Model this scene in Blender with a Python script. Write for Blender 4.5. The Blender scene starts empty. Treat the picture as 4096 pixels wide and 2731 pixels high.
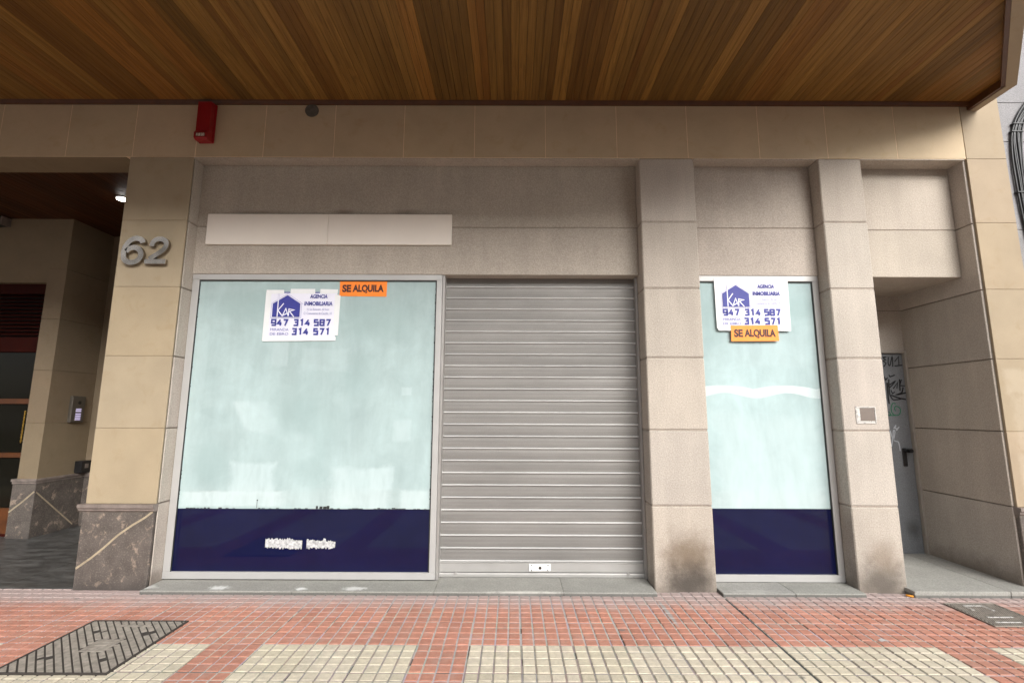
import bpy, bmesh, math, random
from mathutils import Vector, Matrix
random.seed(7)
S = bpy.context.scene
COL = S.collection

# ------------------------------------------------------------------ camera
cam = bpy.data.cameras.new('camera')
cam.sensor_width = 36.0
cam.lens = 16.714
cam.clip_start = 0.05
cam.clip_end = 2000
co = bpy.data.objects.new('camera', cam)
COL.objects.link(co)
def cam_matrix(pos, yaw, pitch, roll):
    cy, sy, cp, sp = math.cos(yaw), math.sin(yaw), math.cos(pitch), math.sin(pitch)
    f = Vector((sy*cp, cy*cp, sp)); r = Vector((cy, -sy, 0)); u = r.cross(f)
    cr, sr = math.cos(roll), math.sin(roll)
    r2 = cr*r + sr*u; u2 = -sr*r + cr*u
    return Matrix(((r2.x, u2.x, -f.x, pos[0]), (r2.y, u2.y, -f.y, pos[1]), (r2.z, u2.z, -f.z, pos[2]), (0, 0, 0, 1)))
co.matrix_world = cam_matrix((0.6507, -4.1166, 1.4438), math.radians(-0.102), math.radians(8.381), math.radians(0.208))
S.camera = co

# ------------------------------------------------------------------ sky, sun, exposure
SUN_EL, SUN_AZ = math.radians(28), math.radians(156)      # azimuth clockwise from +Y (the facade looks to -Y)
w = bpy.data.worlds.new('World'); S.world = w; w.use_nodes = True
wn = w.node_tree; bg = wn.nodes['Background']
sky = wn.nodes.new('ShaderNodeTexSky'); sky.sky_type = 'NISHITA'; sky.sun_disc = False
sky.sun_elevation = SUN_EL; sky.sun_rotation = SUN_AZ
sky.air_density = 1.0; sky.dust_density = 3.0; sky.ozone_density = 1.0
hs = wn.nodes.new('ShaderNodeHueSaturation'); hs.inputs['Saturation'].default_value = 0.22
wn.links.new(sky.outputs[0], hs.inputs['Color']); wn.links.new(hs.outputs[0], bg.inputs['Color'])
bg.inputs['Strength'].default_value = 0.11
sl = bpy.data.lights.new('sun', 'SUN'); sl.energy = 1.7; sl.angle = math.radians(42); sl.color = (1.0, 0.975, 0.94)
so = bpy.data.objects.new('sun', sl); COL.objects.link(so)
sd = Vector((math.sin(SUN_AZ)*math.cos(SUN_EL), math.cos(SUN_AZ)*math.cos(SUN_EL), math.sin(SUN_EL)))
so.rotation_euler = sd.to_track_quat('Z', 'Y').to_euler(); so.location = sd*60
S.view_settings.view_transform = 'Standard'; S.view_settings.look = 'None'
S.view_settings.gamma = 1; S.view_settings.exposure = 1.40

# ------------------------------------------------------------------ materials
class NT:
    def __init__(s, name):
        s.m = bpy.data.materials.new(name); s.m.use_nodes = True; s.t = s.m.node_tree
        s.b = s.t.nodes['Principled BSDF']
        tc = s.t.nodes.new('ShaderNodeTexCoord'); s.obj = tc.outputs['Object']
    def n(s, kind, **kw):
        nd = s.t.nodes.new(kind)
        for k, v in kw.items(): setattr(nd, k, v)
        return nd
    def put(s, sock, v):
        if hasattr(v, 'is_linked') or isinstance(v, bpy.types.NodeSocket): s.t.links.new(v, sock)
        else: sock.default_value = v
    def math(s, op, a, b=0.0, clamp=False):
        nd = s.n('ShaderNodeMath', operation=op, use_clamp=clamp); s.put(nd.inputs[0], a); s.put(nd.inputs[1], b); return nd.outputs[0]
    def vmath(s, op, a, b=(0, 0, 0)):
        nd = s.n('ShaderNodeVectorMath', operation=op); s.put(nd.inputs[0], a); s.put(nd.inputs[1], b)
        return nd.outputs['Value'] if op in ('LENGTH', 'DOT_PRODUCT') else nd.outputs[0]
    def noise(s, scale, detail=5, rough=0.55, vec=None, dist=0.0):
        nd = s.n('ShaderNodeTexNoise'); s.put(nd.inputs['Vector'], vec if vec is not None else s.obj)
        nd.inputs['Scale'].default_value = scale; nd.inputs['Detail'].default_value = detail
        nd.inputs['Roughness'].default_value = rough; nd.inputs['Distortion'].default_value = dist
        return nd.outputs['Fac']
    def scale(s, v, vec=None):
        return s.vmath('MULTIPLY', vec if vec is not None else s.obj, v)
    def rng(s, x, a, b, c=0.0, d=1.0, smooth=False):
        nd = s.n('ShaderNodeMapRange'); nd.interpolation_type = 'SMOOTHSTEP' if smooth else 'LINEAR'
        s.put(nd.inputs[0], x)
        for i, v in enumerate((a, b, c, d)): nd.inputs[i+1].default_value = v
        return nd.outputs[0]
    def mix(s, fac, a, b, blend='MIX'):
        nd = s.n('ShaderNodeMix', data_type='RGBA', blend_type=blend)
        s.put(nd.inputs[0], fac)
        for i, v in ((6, a), (7, b)):
            if isinstance(v, (tuple, list)): v = (*v[:3], 1)
            s.put(nd.inputs[i], v)
        return nd.outputs[2]
    def mul(s, colr, x):
        nd = s.n('ShaderNodeMix', data_type='RGBA', blend_type='MULTIPLY'); nd.inputs[0].default_value = 1
        if isinstance(colr, (tuple, list)): colr = (*colr[:3], 1)
        s.put(nd.inputs[6], colr); s.put(nd.inputs[7], x); return nd.outputs[2]
    def attr(s, name='tone'):
        nd = s.n('ShaderNodeAttribute', attribute_name=name); return nd
    def ell(s, c, r, nz=0.5, nscale=9, soft=(1.0, 0.25)):
        v = s.vmath('DIVIDE', s.vmath('SUBTRACT', s.obj, c), r)
        L = s.math('ADD', s.vmath('LENGTH', v), s.math('MULTIPLY', s.math('SUBTRACT', s.noise(nscale, 6, .65), 0.5), nz*2))
        return s.rng(L, soft[0], soft[1], 0, 1, True)
    def boxm(s, c, h, soft=0.08, nz=0.12, nscale=14):
        sp = s.n('ShaderNodeSeparateXYZ')
        s.put(sp.inputs[0], s.vmath('DIVIDE', s.vmath('ABSOLUTE', s.vmath('SUBTRACT', s.obj, (c[0], 0, c[1]))), (h[0], 1e6, h[1])))
        d = s.math('MAXIMUM', sp.outputs[0], sp.outputs[2])
        d = s.math('ADD', d, s.math('MULTIPLY', s.math('SUBTRACT', s.noise(nscale, 6, .7), 0.5), nz*2))
        return s.rng(d, 1+soft, 1-soft, 0, 1, True)
    def xyz(s):
        sp = s.n('ShaderNodeSeparateXYZ'); s.put(sp.inputs[0], s.obj); return sp.outputs
    def bump(s, h, strength, dist):
        nd = s.n('ShaderNodeBump'); nd.inputs['Strength'].default_value = strength; nd.inputs['Distance'].default_value = dist
        s.put(nd.inputs['Height'], h); s.t.links.new(nd.outputs[0], s.b.inputs['Normal'])
    def out(s, colr=None, rough=None, metal=None, spec=None, coat=None):
        if colr is not None:
            if isinstance(colr, (tuple, list)): colr = (*colr[:3], 1)
            s.put(s.b.inputs['Base Color'], colr)
        for k, v in (('Roughness', rough), ('Metallic', metal), ('Specular IOR Level', spec), ('Coat Weight', coat)):
            if v is not None: s.put(s.b.inputs[k], v)
        return s.m

def plain(name, c, rough=.5, metal=0., var=.08, vs=9, bs=0, bd=.001, spec=.5, fine=0., tone=False):
    n = NT(name)
    colr = n.mul(c, n.rng(n.noise(vs), .3, .7, 1-var, 1+var))
    if fine: colr = n.mul(colr, n.rng(n.noise(220, 2), .3, .7, 1-fine, 1+fine))
    if tone: colr = n.mul(colr, n.attr().outputs['Color'])
    if bs: n.bump(n.noise(bs, 4), .6, bd)
    return n.out(colr, n.rng(n.noise(vs*2), .3, .7, max(rough-.06, .02), rough+.06), metal, spec)

def concrete(name, c, dirt=True, stains=(), riser=False):
    n = NT(name)
    colr = n.mul(c, n.rng(n.noise(2.2, 6), .3, .7, .93, 1.06))
    colr = n.mul(colr, n.rng(n.noise(1.0, 5, vec=n.scale((7, 7, .9))), .35, .75, .93, 1.06))
    colr = n.mul(colr, n.attr().outputs['Color'])
    gv = n.vmath('MULTIPLY', n.obj, (1, 1, 1))
    grain = n.noise(95, 3, .7)
    colr = n.mul(colr, n.rng(grain, .32, .68, .81, 1.18))
    pits = n.rng(n.noise(150, 2, .6), .62, .72, 0, 1)
    colr = n.mix(n.math('MULTIPLY', pits, .28), colr, (c[0]*.4, c[1]*.38, c[2]*.36))
    z = n.xyz()[2]
    if dirt:
        d = n.rng(n.math('ADD', z, n.math('MULTIPLY', n.noise(7, 5), .16)), .22, .07, 0, .55, True)
        colr = n.mix(d, colr, (c[0]*.42, c[1]*.38, c[2]*.35))
    for cen, r, sc, amt in stains:
        colr = n.mix(n.math('MULTIPLY', n.ell(cen, r, .9 if riser else .45, 26 if riser else 8, (1.0, .3 if riser else .1)), amt), colr, sc)
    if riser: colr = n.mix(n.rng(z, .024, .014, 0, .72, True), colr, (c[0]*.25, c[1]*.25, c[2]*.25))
    h = n.math('ADD', n.noise(75, 4, .7), n.math('MULTIPLY', n.noise(170, 2), .5))
    n.bump(h, .7, .004)
    return n.out(colr, .88, 0, .3)

M = {}
GREY = (.435, .388, .338)
M['concrete'] = concrete('bush_hammered_concrete', GREY, True, [
    ((2.10, -.0, .26), (.32, .4, .32), (.16, .118, .08), .85),
    ((2.10, -.0, .07), (.36, .4, .24), (.065, .056, .048), .9),
    ((3.66, -.0, .08), (.32, .4, .27), (.11, .095, .08), .9),
    ((3.70, -.0, .28), (.19, .4, .2), (.22, .17, .125), .6),
    ((4.86, .35, .06), (.3, .8, .22), (.13, .105, .085), .6),
    ((-2.3, .05, .05), (.1, .2, .15), (.16, .13, .11), .7)])
M['concrete_plain'] = concrete('concrete_wall', (.43, .38, .325), False, [
    ((-1.75, .1, 3.29), (.42, .3, .035), (.2, .16, .125), .5), ((-.95, .1, 3.30), (.16, .3, .04), (.17, .13, .1), .55),
    ((-.35, .1, 3.30), (.20, .3, .04), (.17, .135, .11), .5)])

def beige(name, c, repaint=False):
    n = NT(name)
    colr = n.mul(c, n.rng(n.noise(3.0, 6, .6), .3, .7, .92, 1.07))
    colr = n.mix(n.rng(n.noise(6.5, 6, .65, dist=.6), .52, .75, 0, .45, True), colr, (c[0]*.83, c[1]*.76, c[2]*.63))
    colr = n.mul(colr, n.attr().outputs['Color'])
    colr = n.mul(colr, n.rng(n.noise(140, 3), .3, .7, .955, 1.045))
    if repaint:
        for b, h in (((5.0, 1.72), (.10, .10)), ((5.08, 1.38), (.14, .22)), ((5.02, .98), (.10, .12))):
            colr = n.mix(n.math('MULTIPLY', n.boxm(b, h, .25, .5), .22), colr, (.55, .48, .38))
        colr = n.mix(n.math('MULTIPLY', n.rng(n.noise(22, 6, .7), .60, .68, 0, 1, True), n.math('MULTIPLY', n.ell((5.03, 0, 1.45), (.28, 1, .75), .3), .7)), colr, (.30, .20, .12))
    n.bump(n.noise(120, 3), .25, .0015)
    return n.out(colr, .75, 0, .35)
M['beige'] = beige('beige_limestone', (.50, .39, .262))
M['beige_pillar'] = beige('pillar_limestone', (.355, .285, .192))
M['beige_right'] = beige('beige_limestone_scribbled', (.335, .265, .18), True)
M['beige_porch_shaded'] = beige('shaded_porch_limestone', (.235, .18, .118))  # pillar limestone darkened: the porch's shade is put into its colour

def wood(name, c, c2):
    n = NT(name); a = n.attr()
    sep = n.n('ShaderNodeSeparateColor'); n.put(sep.inputs[0], a.outputs['Color'])
    off = n.n('ShaderNodeCombineXYZ'); n.put(off.inputs[1], n.math('MULTIPLY', sep.outputs[1], 37.0)); n.put(off.inputs[2], n.math('MULTIPLY', sep.outputs[1], 11.0))
    v = n.vmath('ADD', n.obj, off.outputs[0])
    g = n.noise(1.0, 7, .68, n.scale((34, 1.1, 34), v), .55)
    g2 = n.noise(1.0, 4, .6, n.scale((170, 2.2, 170), v))
    ring = n.noise(1.0, 3, .5, n.scale((11, .55, 11), v), 1.4)
    colr = n.mix(n.rng(g, .3, .72, 0, 1), c, c2)
    colr = n.mix(n.rng(n.math('SINE', n.math('MULTIPLY', ring, 38.0)), .55, 1, 0, .32, True), colr, (c2[0]*.55, c2[1]*.5, c2[2]*.45))
    colr = n.mul(colr, n.rng(g2, .3, .7, .8, 1.18))
    colr = n.mul(colr, n.rng(sep.outputs[0], 0, 1, .68, 1.32))
    colr = n.mix(n.math('MULTIPLY', n.rng(sep.outputs[2], .55, 1, 0, 1), .5), colr, n.mul(colr, (1.12, .80, .62, 1)))
    n.bump(g2, .25, .001)
    return n.out(colr, n.rng(g, .3, .7, .4, .55), 0, .22)
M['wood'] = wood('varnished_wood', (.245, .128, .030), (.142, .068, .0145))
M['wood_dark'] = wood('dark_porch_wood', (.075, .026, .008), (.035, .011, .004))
M['trim'] = plain('dark_wood_trim', (.085, .032, .011), .4, 0, .2, 14)
M['door_wood'] = plain('orange_door_wood', (.10, .032, .008), .35, 0, .25, 10)
M['door_red'] = plain('dark_red_wood', (.035, .005, .003), .6, 0, .2, 10, spec=.1)

def marble(name, c, light):
    n = NT(name)
    colr = n.mul(c, n.rng(n.noise(9, 6), .3, .7, .75, 1.25))
    colr = n.mix(n.rng(n.noise(90, 3, .6), .53, .70, 0, .6), colr, light)
    blot = n.math('MULTIPLY', n.rng(n.noise(10, 6, .66, dist=.4), .555, .65, 0, 1, True), n.rng(n.noise(70, 3, .7), .35, .6, .25, 1))
    colr = n.mix(n.math('MULTIPLY', blot, .8), colr, (.40, .31, .24))
    z = n.xyz()[2]
    colr = n.mix(n.rng(z, .11, .0, 0, .55, True), colr, (.05, .045, .042))
    n.bump(n.noise(120, 3), .15, .001)
    return n.out(colr, .5, 0, .4)
M['marble'] = marble('dark_flecked_marble', (.105, .089, .078), (.26, .225, .195))
M['ledge'] = plain('grey_marble_ledge', (.20, .165, .145), .5, 0, .3, 12, fine=.1)
M['vein'] = plain('cream_inlay', (.37, .305, .21), .6, 0, .2, 30)
def floor_mat():
    n = NT('dark_porch_floor')
    c = n.mix(n.rng(n.noise(1, 7, .7, n.scale((5, 16, 5)), .8), .42, .68), (.038, .038, .037), (.13, .13, .125))
    return n.out(c, .35, 0, .4)
M['porch_floor'] = floor_mat()

M['alu'] = plain('painted_aluminium', (.44, .433, .422), .4, .15, .03, 5, fine=.01)
M['alu_dark'] = plain('guide_rail_metal', (.36, .345, .33), .45, .4, .06, 5)
def shutter_mat(name, c, perf):
    n = NT(name); x = n.xyz()
    colr = n.mul(c, n.rng(n.noise(1.0, 5, .6, n.scale((1.3, 1, 5))), .3, .7, .88, 1.1))
    colr = n.mul(colr, n.rng(n.noise(1.0, 5, .6, n.scale((.4, 1, 23))), .35, .65, .9, 1.08))
    if perf:
        a = n.math('SINE', n.math('ADD', n.math('MULTIPLY', x[0], 1480), n.math('MULTIPLY', x[2], 520)))
        b = n.math('SINE', n.math('ADD', n.math('MULTIPLY', x[0], -1480), n.math('MULTIPLY', x[2], 520)))
        colr = n.mix(n.rng(n.math('MULTIPLY', a, b), .1, .6, 0, .6), colr, (.05, .045, .04))
    return n.out(colr, n.rng(n.noise(14, 4), .3, .7, .46, .6), .15, .35)
M['slat'] = shutter_mat('perforated_slats', (.258, .248, .234), True)
M['bead'] = shutter_mat('slat_bead', (.50, .495, .485), False)
M['shutter_bar'] = plain('shutter_bar', (.42, .41, .395), .42, .3, .06, 6)
M['white_plate'] = plain('white_plate', (.78, .78, .76), .3, 0, .03, 30)
M['dark_hole'] = plain('dark_hole', (.03, .02, .016), .6)

def pane_mat(name, patches, dark, c=(.405, .515, .515)):
    n = NT(name)
    colr = n.mul(c, n.rng(n.noise(1, 6, .6, n.scale((3.2, 1, 1.1)), .4), .3, .72, .86, 1.12))
    colr = n.mul(colr, n.rng(n.noise(1, 5, .6, n.scale((14, 1, 2.0))), .3, .7, .965, 1.035))
    colr = n.mul(colr, n.rng(n.noise(4.5, 6, .62, dist=.5), .35, .7, .93, 1.06))
    for cx, cz, rx, rz, amt in dark:
        colr = n.mix(n.math('MULTIPLY', n.ell((cx, .165, cz), (rx, 9, rz), .35, 5, (1.0, .3)), amt), colr, (.325, .435, .43))
    for cx, cz, hx, hz, amt in patches:
        colr = n.mix(n.math('MULTIPLY', n.math('MULTIPLY', n.boxm((cx, cz), (hx, hz), .20, .50, 4.5), n.rng(n.noise(1, 5, .6, n.scale((22, 1, 5)), .3), .3, .6, .55, 1)), amt), colr, (.52, .63, .635))
    z = n.xyz()[2]
    up = n.rng(z, .62, 1.6, .0, 1)
    return n.out(colr, .02, 0, .8, .5)
M['pane_big'] = pane_mat('whitewashed_glass', [
    (-1.62, .86, .19, .125, .75), (-1.80, .685, .44, .06, .9), (-.68, .78, .24, .17, .7), (-.50, .86, .10, .09, .5), (-.2, .68, .12, .08, .7),
    (-.33, 1.28, .08, .09, .5), (-1.46, 1.97, .07, .12, .4), (-1.05, 1.9, .2, .1, .25), (-.3, 1.62, .045, .035, .55), (-2.17, 1.9, .05, .3, .25)],
    [(-1.2, 1.35, .5, .45, .45), (-2.0, 1.0, .2, .3, .5), (-.6, 2.25, .45, .3, .45), (-1.8, 2.4, .35, .22, .5), (-1.1, .95, .2, .25, .4), (-.75, 1.75, .3, .3, .35)])
M['pane_small'] = pane_mat('whitewashed_glass_clean', [(2.9, 1.0, .45, .42, .5), (3.0, 2.0, .3, .15, .2)], [(3.3, 2.4, .25, .2, .5), (2.5, 2.3, .2, .4, .4)], (.425, .545, .55))
def blue_mat():
    n = NT('navy_blue_film')
    colr = n.mul((.0045, .006, .036), n.rng(n.noise(3), .3, .7, .85, 1.15))
    return n.out(colr, .06, 0, .38)
M['blue'] = blue_mat()
M['scrape'] = plain('scraped_film_white', (.46, .46, .46), .8, 0, .45, 70, 90, .003)
M['white_film'] = plain('white_film', (.53, .62, .62), .25, 0, .02, 8)
M['edge_dirt'] = plain('black_gasket', (.025, .028, .026), .6)
M['panel'] = plain('cream_panel', (.78, .715, .64), .55, 0, .03, 3, fine=.015)
M['paper'] = plain('white_paper', (.76, .755, .85), .6, 0, .015, 6)
M['tape'] = plain('white_tape', (.76, .77, .78), .55, 0, .03, 12)
M['ink'] = plain('blue_ink', (.035, .04, .26), .55, 0, .05, 30)
M['ink_light'] = plain('thin_blue_ink', (.16, .17, .42), .55, 0, .05, 30)
M['orange'] = plain('orange_card', (.92, .235, .02), .55, 0, .03, 8)
M['amber'] = plain('amber_card', (.86, .275, .03), .55, 0, .03, 8)
M['brown_ink'] = plain('dark_brown_ink', (.055, .015, .012), .6)
M['steel'] = plain('brushed_steel', (.30, .265, .23), .16, 1., .35, 9)
M['brass'] = plain('brass', (.5, .3, .06), .3, .9, .1, 20)
M['red'] = plain('red_alarm_plastic', (.26, .002, .006), .4, 0, .05, 8)
M['label'] = plain('alarm_label', (.16, .075, .04), .5)
M['cap_grey'] = plain('grey_plug', (.10, .09, .075), .8, 0, .3, 30)
M['beam_under_shaded'] = beige('shaded_limestone', (.235, .18, .115))  # underside of the porch beam, its shade mixed into the stone colour
M['meter_door'] = plain('meter_door_plate', (.16, .128, .108), .4, 0, .08, 30)
M['steel_plain'] = plain('thin_steel_frame', (.62, .60, .57), .3, .6, .05, 30)
M['service_door'] = concrete('grey_door_paint', (.19, .2, .212), False, [((4.72, .92, .28), (.12, .5, .14), (.07, .07, .07), .7)])
M['service_door'].node_tree.nodes['Principled BSDF'].inputs['Roughness'].default_value = .5
M['black'] = plain('black_plastic', (.012, .012, .013), .4)
M['spray_black'] = plain('black_spray', (.012, .012, .014), .6)
M['spray_green'] = plain('green_spray', (.02, .16, .08), .6)
M['spray_white'] = plain('white_spray', (.45, .48, .52), .6)
M['dark_glass'] = plain('dark_door_glass', (.010, .009, .006), .08, 0, .1, 3, spec=.12)
M['intercom'] = plain('grey_intercom', (.13, .115, .095), .4, .4, .05, 10)
M['granite'] = concrete('white_granite', (.27, .265, .268), False)
M['cable'] = plain('black_cable', (.016, .017, .018), .45)
M['iron'] = plain('cast_iron', (.27, .24, .205), .65, .1, .3, 30, 90, .002)
M['iron_dark'] = plain('dark_iron_recess', (.05, .042, .036), .8, .2, .2, 30)
M['step'] = concrete('grey_stone_step', (.31, .305, .28), False, riser=True, stains=[
    ((-1.72, -.03, .03), (.10, .06, .2), (.68, .68, .66), .95), ((-1.05, -.04, .03), (.06, .045, .2), (.7, .7, .68), .95), ((-.62, -.03, .03), (.13, .05, .2), (.66, .66, .64), .9),
    ((-2.3, -.02, .03), (.12, .05, .2), (.6, .6, .57), .7), ((.75, -.085, .03), (.4, .025, .2), (.55, .54, .5), .7), ((2.6, -.05, .03), (.3, .05, .2), (.42, .41, .38), .6)])
M['orange_butt'] = plain('orange_paper', (.7, .28, .02), .6)
M['clear'] = plain('clear_wrapper', (.5, .48, .47), .12)
def emit(name, c, st):
    n = NT(name); n.put(n.b.inputs['Emission Color'], (*c, 1)); n.b.inputs['Emission Strength'].default_value = st
    return n.out((.5, .5, .5), .4)
M['lamp'] = emit('lit_spot', (1, .96, .9), 22)
M['key'] = emit('lit_keys', (.55, .45, .8), .28)
M['asphalt'] = plain('asphalt', (.055, .055, .056), .9, 0, .25, 2, 120, .003, fine=.2)
M['ground'] = plain('far_ground', (.16, .155, .15), .9, 0, .15, .5)
M['kerbstone'] = plain('kerb_granite', (.32, .31, .3), .8, 0, .15, 6, 90, .002)
M['brickwall'] = plain('pale_brick', (.55, .48, .40), .85, 0, .1, 2, 60, .002)
M['render'] = plain('white_render', (.62, .6, .56), .8, 0, .06, 2)
M['window_far'] = plain('far_window_glass', (.04, .05, .055), .08)
M['rail'] = plain('white_railing', (.72, .72, .7), .4)
M['paint_white'] = plain('white_car_paint', (.75, .76, .77), .15, 0, .02, 3)
M['paint_silver'] = plain('silver_car_paint', (.5, .52, .54), .2, .5, .02, 3)
M['tyre'] = plain('tyre_rubber', (.02, .02, .02), .85)
M['lens'] = plain('headlight_lens', (.7, .72, .75), .08)

def pave_mat():
    n = NT('pavement_tiles'); a = n.attr()
    sep = n.n('ShaderNodeSeparateColor'); n.put(sep.inputs[0], a.outputs['Color'])
    colr = n.mul(a.outputs['Color'], n.rng(n.noise(30, 5, .65), .3, .7, .84, 1.14))
    colr = n.mul(colr, n.rng(n.noise(230, 2, .6), .3, .7, .9, 1.1))
    colr = n.mul(colr, n.rng(n.noise(3.0, 5, .6), .3, .7, .90, 1.07))
    # cement dust washed along the foot of the wall
    y = n.xyz()[1]
    d = n.rng(n.math('ADD', y, n.math('MULTIPLY', n.math('SUBTRACT', n.noise(4, 5, .6), .5), .32)), -.46, -.10, 0, .78, True)
    colr = n.mix(d, colr, (.37, .325, .315))
    # pale worn film
    colr = n.mix(n.rng(n.noise(8, 6, .65), .45, .8, 0, .4, True), colr, (.40, .345, .315))
    colr = n.mix(n.math('MULTIPLY', n.ell((1.787, -.40, 0), (.02, .27, 1), .3, 40, (1.0, .6)), .85), colr, (.30, .30, .29))
    # chewing gum and drops
    vo = n.n('ShaderNodeTexVoronoi'); n.put(vo.inputs['Vector'], n.obj); vo.inputs['Scale'].default_value = 3.1
    spot = n.math('MULTIPLY', n.rng(vo.outputs['Distance'], .075, .045, 0, 1), n.rng(n.noise(2.2, 2), .44, .49, 0, 1))
    colr = n.mix(n.math('MULTIPLY', spot, .75), colr, (.16, .15, .145))
    n.bump(n.math('ADD', n.noise(60, 4), n.noise(260, 2)), .3, .0015)
    return n.out(colr, .82, 0, .3)
M['pave'] = pave_mat()

# ------------------------------------------------------------------ mesh builder
class MB:
    def __init__(s): s.v = []; s.f = []; s.c = []; s.sm = []; s.mi = []
    def add(s, vs, fs, tone=(1, 1, 1), smooth=False, mi=0):
        o = len(s.v); s.v += [tuple(p) for p in vs]
        for f in fs: s.f.append([i+o for i in f]); s.c.append(tone); s.sm.append(smooth); s.mi.append(mi)
        return s
    def box(s, x0, x1, y0, y1, z0, z1, b=0.0, tone=(1, 1, 1), mi=0):
        if b <= 0:
            v = [(x, y, z) for x in (x0, x1) for y in (y0, y1) for z in (z0, z1)]
            return s.add(v, [(0, 1, 3, 2), (4, 6, 7, 5), (0, 4, 5, 1), (2, 3, 7, 6), (0, 2, 6, 4), (1, 5, 7, 3)], tone, False, mi)
        lo, hi = (x0, y0, z0), (x1, y1, z1); V = {}; vs = []
        for i in (0, 1):
            for j in (0, 1):
                for k in (0, 1):
                    for a in range(3):
                        p = []
                        for d, q in enumerate((i, j, k)):
                            base = hi[d] if q else lo[d]
                            p.append(base if d == a else base + (-b if q else b))
                        V[(i, j, k, a)] = len(vs); vs.append(tuple(p))
        fs = []
        for a in range(3):
            o1, o2 = [d for d in range(3) if d != a]
            for q in (0, 1):
                loop = []
                for e, g in ((0, 0), (1, 0), (1, 1), (0, 1)):
                    key = [0, 0, 0]; key[a] = q; key[o1] = e; key[o2] = g; loop.append(V[(*key, a)])
                fs.append(loop)
        for a, bb in ((0, 1), (0, 2), (1, 2)):
            t = 3-a-bb
            for q in (0, 1):
                for r in (0, 1):
                    k0 = [0, 0, 0]; k0[a] = q; k0[bb] = r; k1 = list(k0); k1[t] = 1
                    fs.append([V[(*k0, a)], V[(*k1, a)], V[(*k1, bb)], V[(*k0, bb)]])
        for i in (0, 1):
            for j in (0, 1):
                for k in (0, 1): fs.append([V[(i, j, k, 0)], V[(i, j, k, 1)], V[(i, j, k, 2)]])
        return s.add(vs, fs, tone, False, mi)
    def prism(s, poly, axis, a, b, tone=(1, 1, 1), mi=0, smooth=False):
        def P(u, v, t):
            return {'x': (t, u, v), 'y': (u, t, v), 'z': (u, v, t)}[axis]
        n = len(poly)
        vs = [P(u, v, a) for u, v in poly] + [P(u, v, b) for u, v in poly]
        fs = [list(range(n)), list(range(2*n-1, n-1, -1))]
        s.add(vs, fs, tone, False, mi)
        s.add(vs, [(i, (i+1) % n, n+(i+1) % n, n+i) for i in range(n)], tone, smooth, mi)
        return s
    def cyl(s, c, r, axis, a, b, n=24, tone=(1, 1, 1), mi=0):
        return s.prism([(c[0]+r*math.cos(2*math.pi*i/n), c[1]+r*math.sin(2*math.pi*i/n)) for i in range(n)], axis, a, b, tone, mi, True)
    def tube(s, path, r, n=8):
        P = [Vector(p) for p in path]; vs = []; fs = []
        for i, p in enumerate(P):
            t = (P[min(i+1, len(P)-1)]-P[max(i-1, 0)]).normalized()
            ref = Vector((0, 1, 0)) if abs(t.y) < .9 else Vector((1, 0, 0))
            u = t.cross(ref).normalized(); v = t.cross(u)
            for k in range(n):
                a = 2*math.pi*k/n; vs.append(p+u*(r*math.cos(a))+v*(r*math.sin(a)))
        for i in range(len(P)-1):
            for k in range(n): fs.append((i*n+k, i*n+(k+1) % n, (i+1)*n+(k+1) % n, (i+1)*n+k))
        fs.append(list(range(n))); fs.append(list(range((len(P)-1)*n, len(P)*n)))
        return s.add(vs, fs, (1, 1, 1), True)
    def ribbon(s, path, wd, y, th=0.0, closed=False, taper=False):
        """stroke in the X-Z plane facing -Y; th = depth towards +Y (0 = printed or sprayed on)"""
        n = len(path); L = []; R = []
        for i in range(n):
            p = Vector(path[i])
            a = Vector(path[i-1]) if (i > 0 or closed) else None
            b = Vector(path[(i+1) % n]) if (i < n-1 or closed) else None
            d1 = (p-a).normalized() if a is not None else (b-p).normalized()
            d2 = (b-p).normalized() if b is not None else d1
            n1 = Vector((-d1.y, d1.x)); n2 = Vector((-d2.y, d2.x)); m = n1+n2
            if m.length < 1e-4: m = n1
            m.normalize(); k = max(m.dot(n1), .45); h = wd/2/k
            if taper and i in (0, n-1): h *= .4
            L.append(p+m*h); R.append(p-m*h)
        ys = [y] if th == 0 else [y, y+th]
        vs = []
        for yy in ys: vs += [(q.x, yy, q.y) for q in L] + [(q.x, yy, q.y) for q in R]
        seg = n if closed else n-1; fs = []
        for i in range(seg):
            j = (i+1) % n
            fs.append((i, n+i, n+j, j))
            if th:
                o = 2*n
                fs += [(o+i, o+j, o+n+j, o+n+i), (i, j, o+j, o+i), (n+i, o+n+i, o+n+j, n+j)]
        if th and not closed:
            o = 2*n
            fs += [(0, o, o+n, n), (n-1, 2*n-1, o+2*n-1, o+n-1)]
        return s.add(vs, fs)
    def flat(s, poly, y): return s.add([(x, y, z) for x, z in poly], [list(range(len(poly)))])
    def text(s, body, x0, x1, z0, z1, y, bold=0.0, shear=0.0):
        cu = bpy.data.curves.new('t', 'FONT'); cu.body = body; cu.offset = bold; cu.shear = shear; cu.resolution_u = 4
        ob = bpy.data.objects.new('t', cu); COL.objects.link(ob)
        me = bpy.data.meshes.new_from_object(ob.evaluated_get(bpy.context.evaluated_depsgraph_get()))
        xs = [q.co.x for q in me.vertices]; zs = [q.co.y for q in me.vertices]
        ax, bx, az, bz = min(xs), max(xs), min(zs), max(zs)
        vs = [(x0+(q.co.x-ax)/(bx-ax)*(x1-x0), y, z0+(q.co.y-az)/(bz-az)*(z1-z0)) for q in me.vertices]
        s.add(vs, [list(p.vertices) for p in me.polygons])
        bpy.data.objects.remove(ob); bpy.data.meshes.remove(me); bpy.data.curves.remove(cu)
        return s
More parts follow.
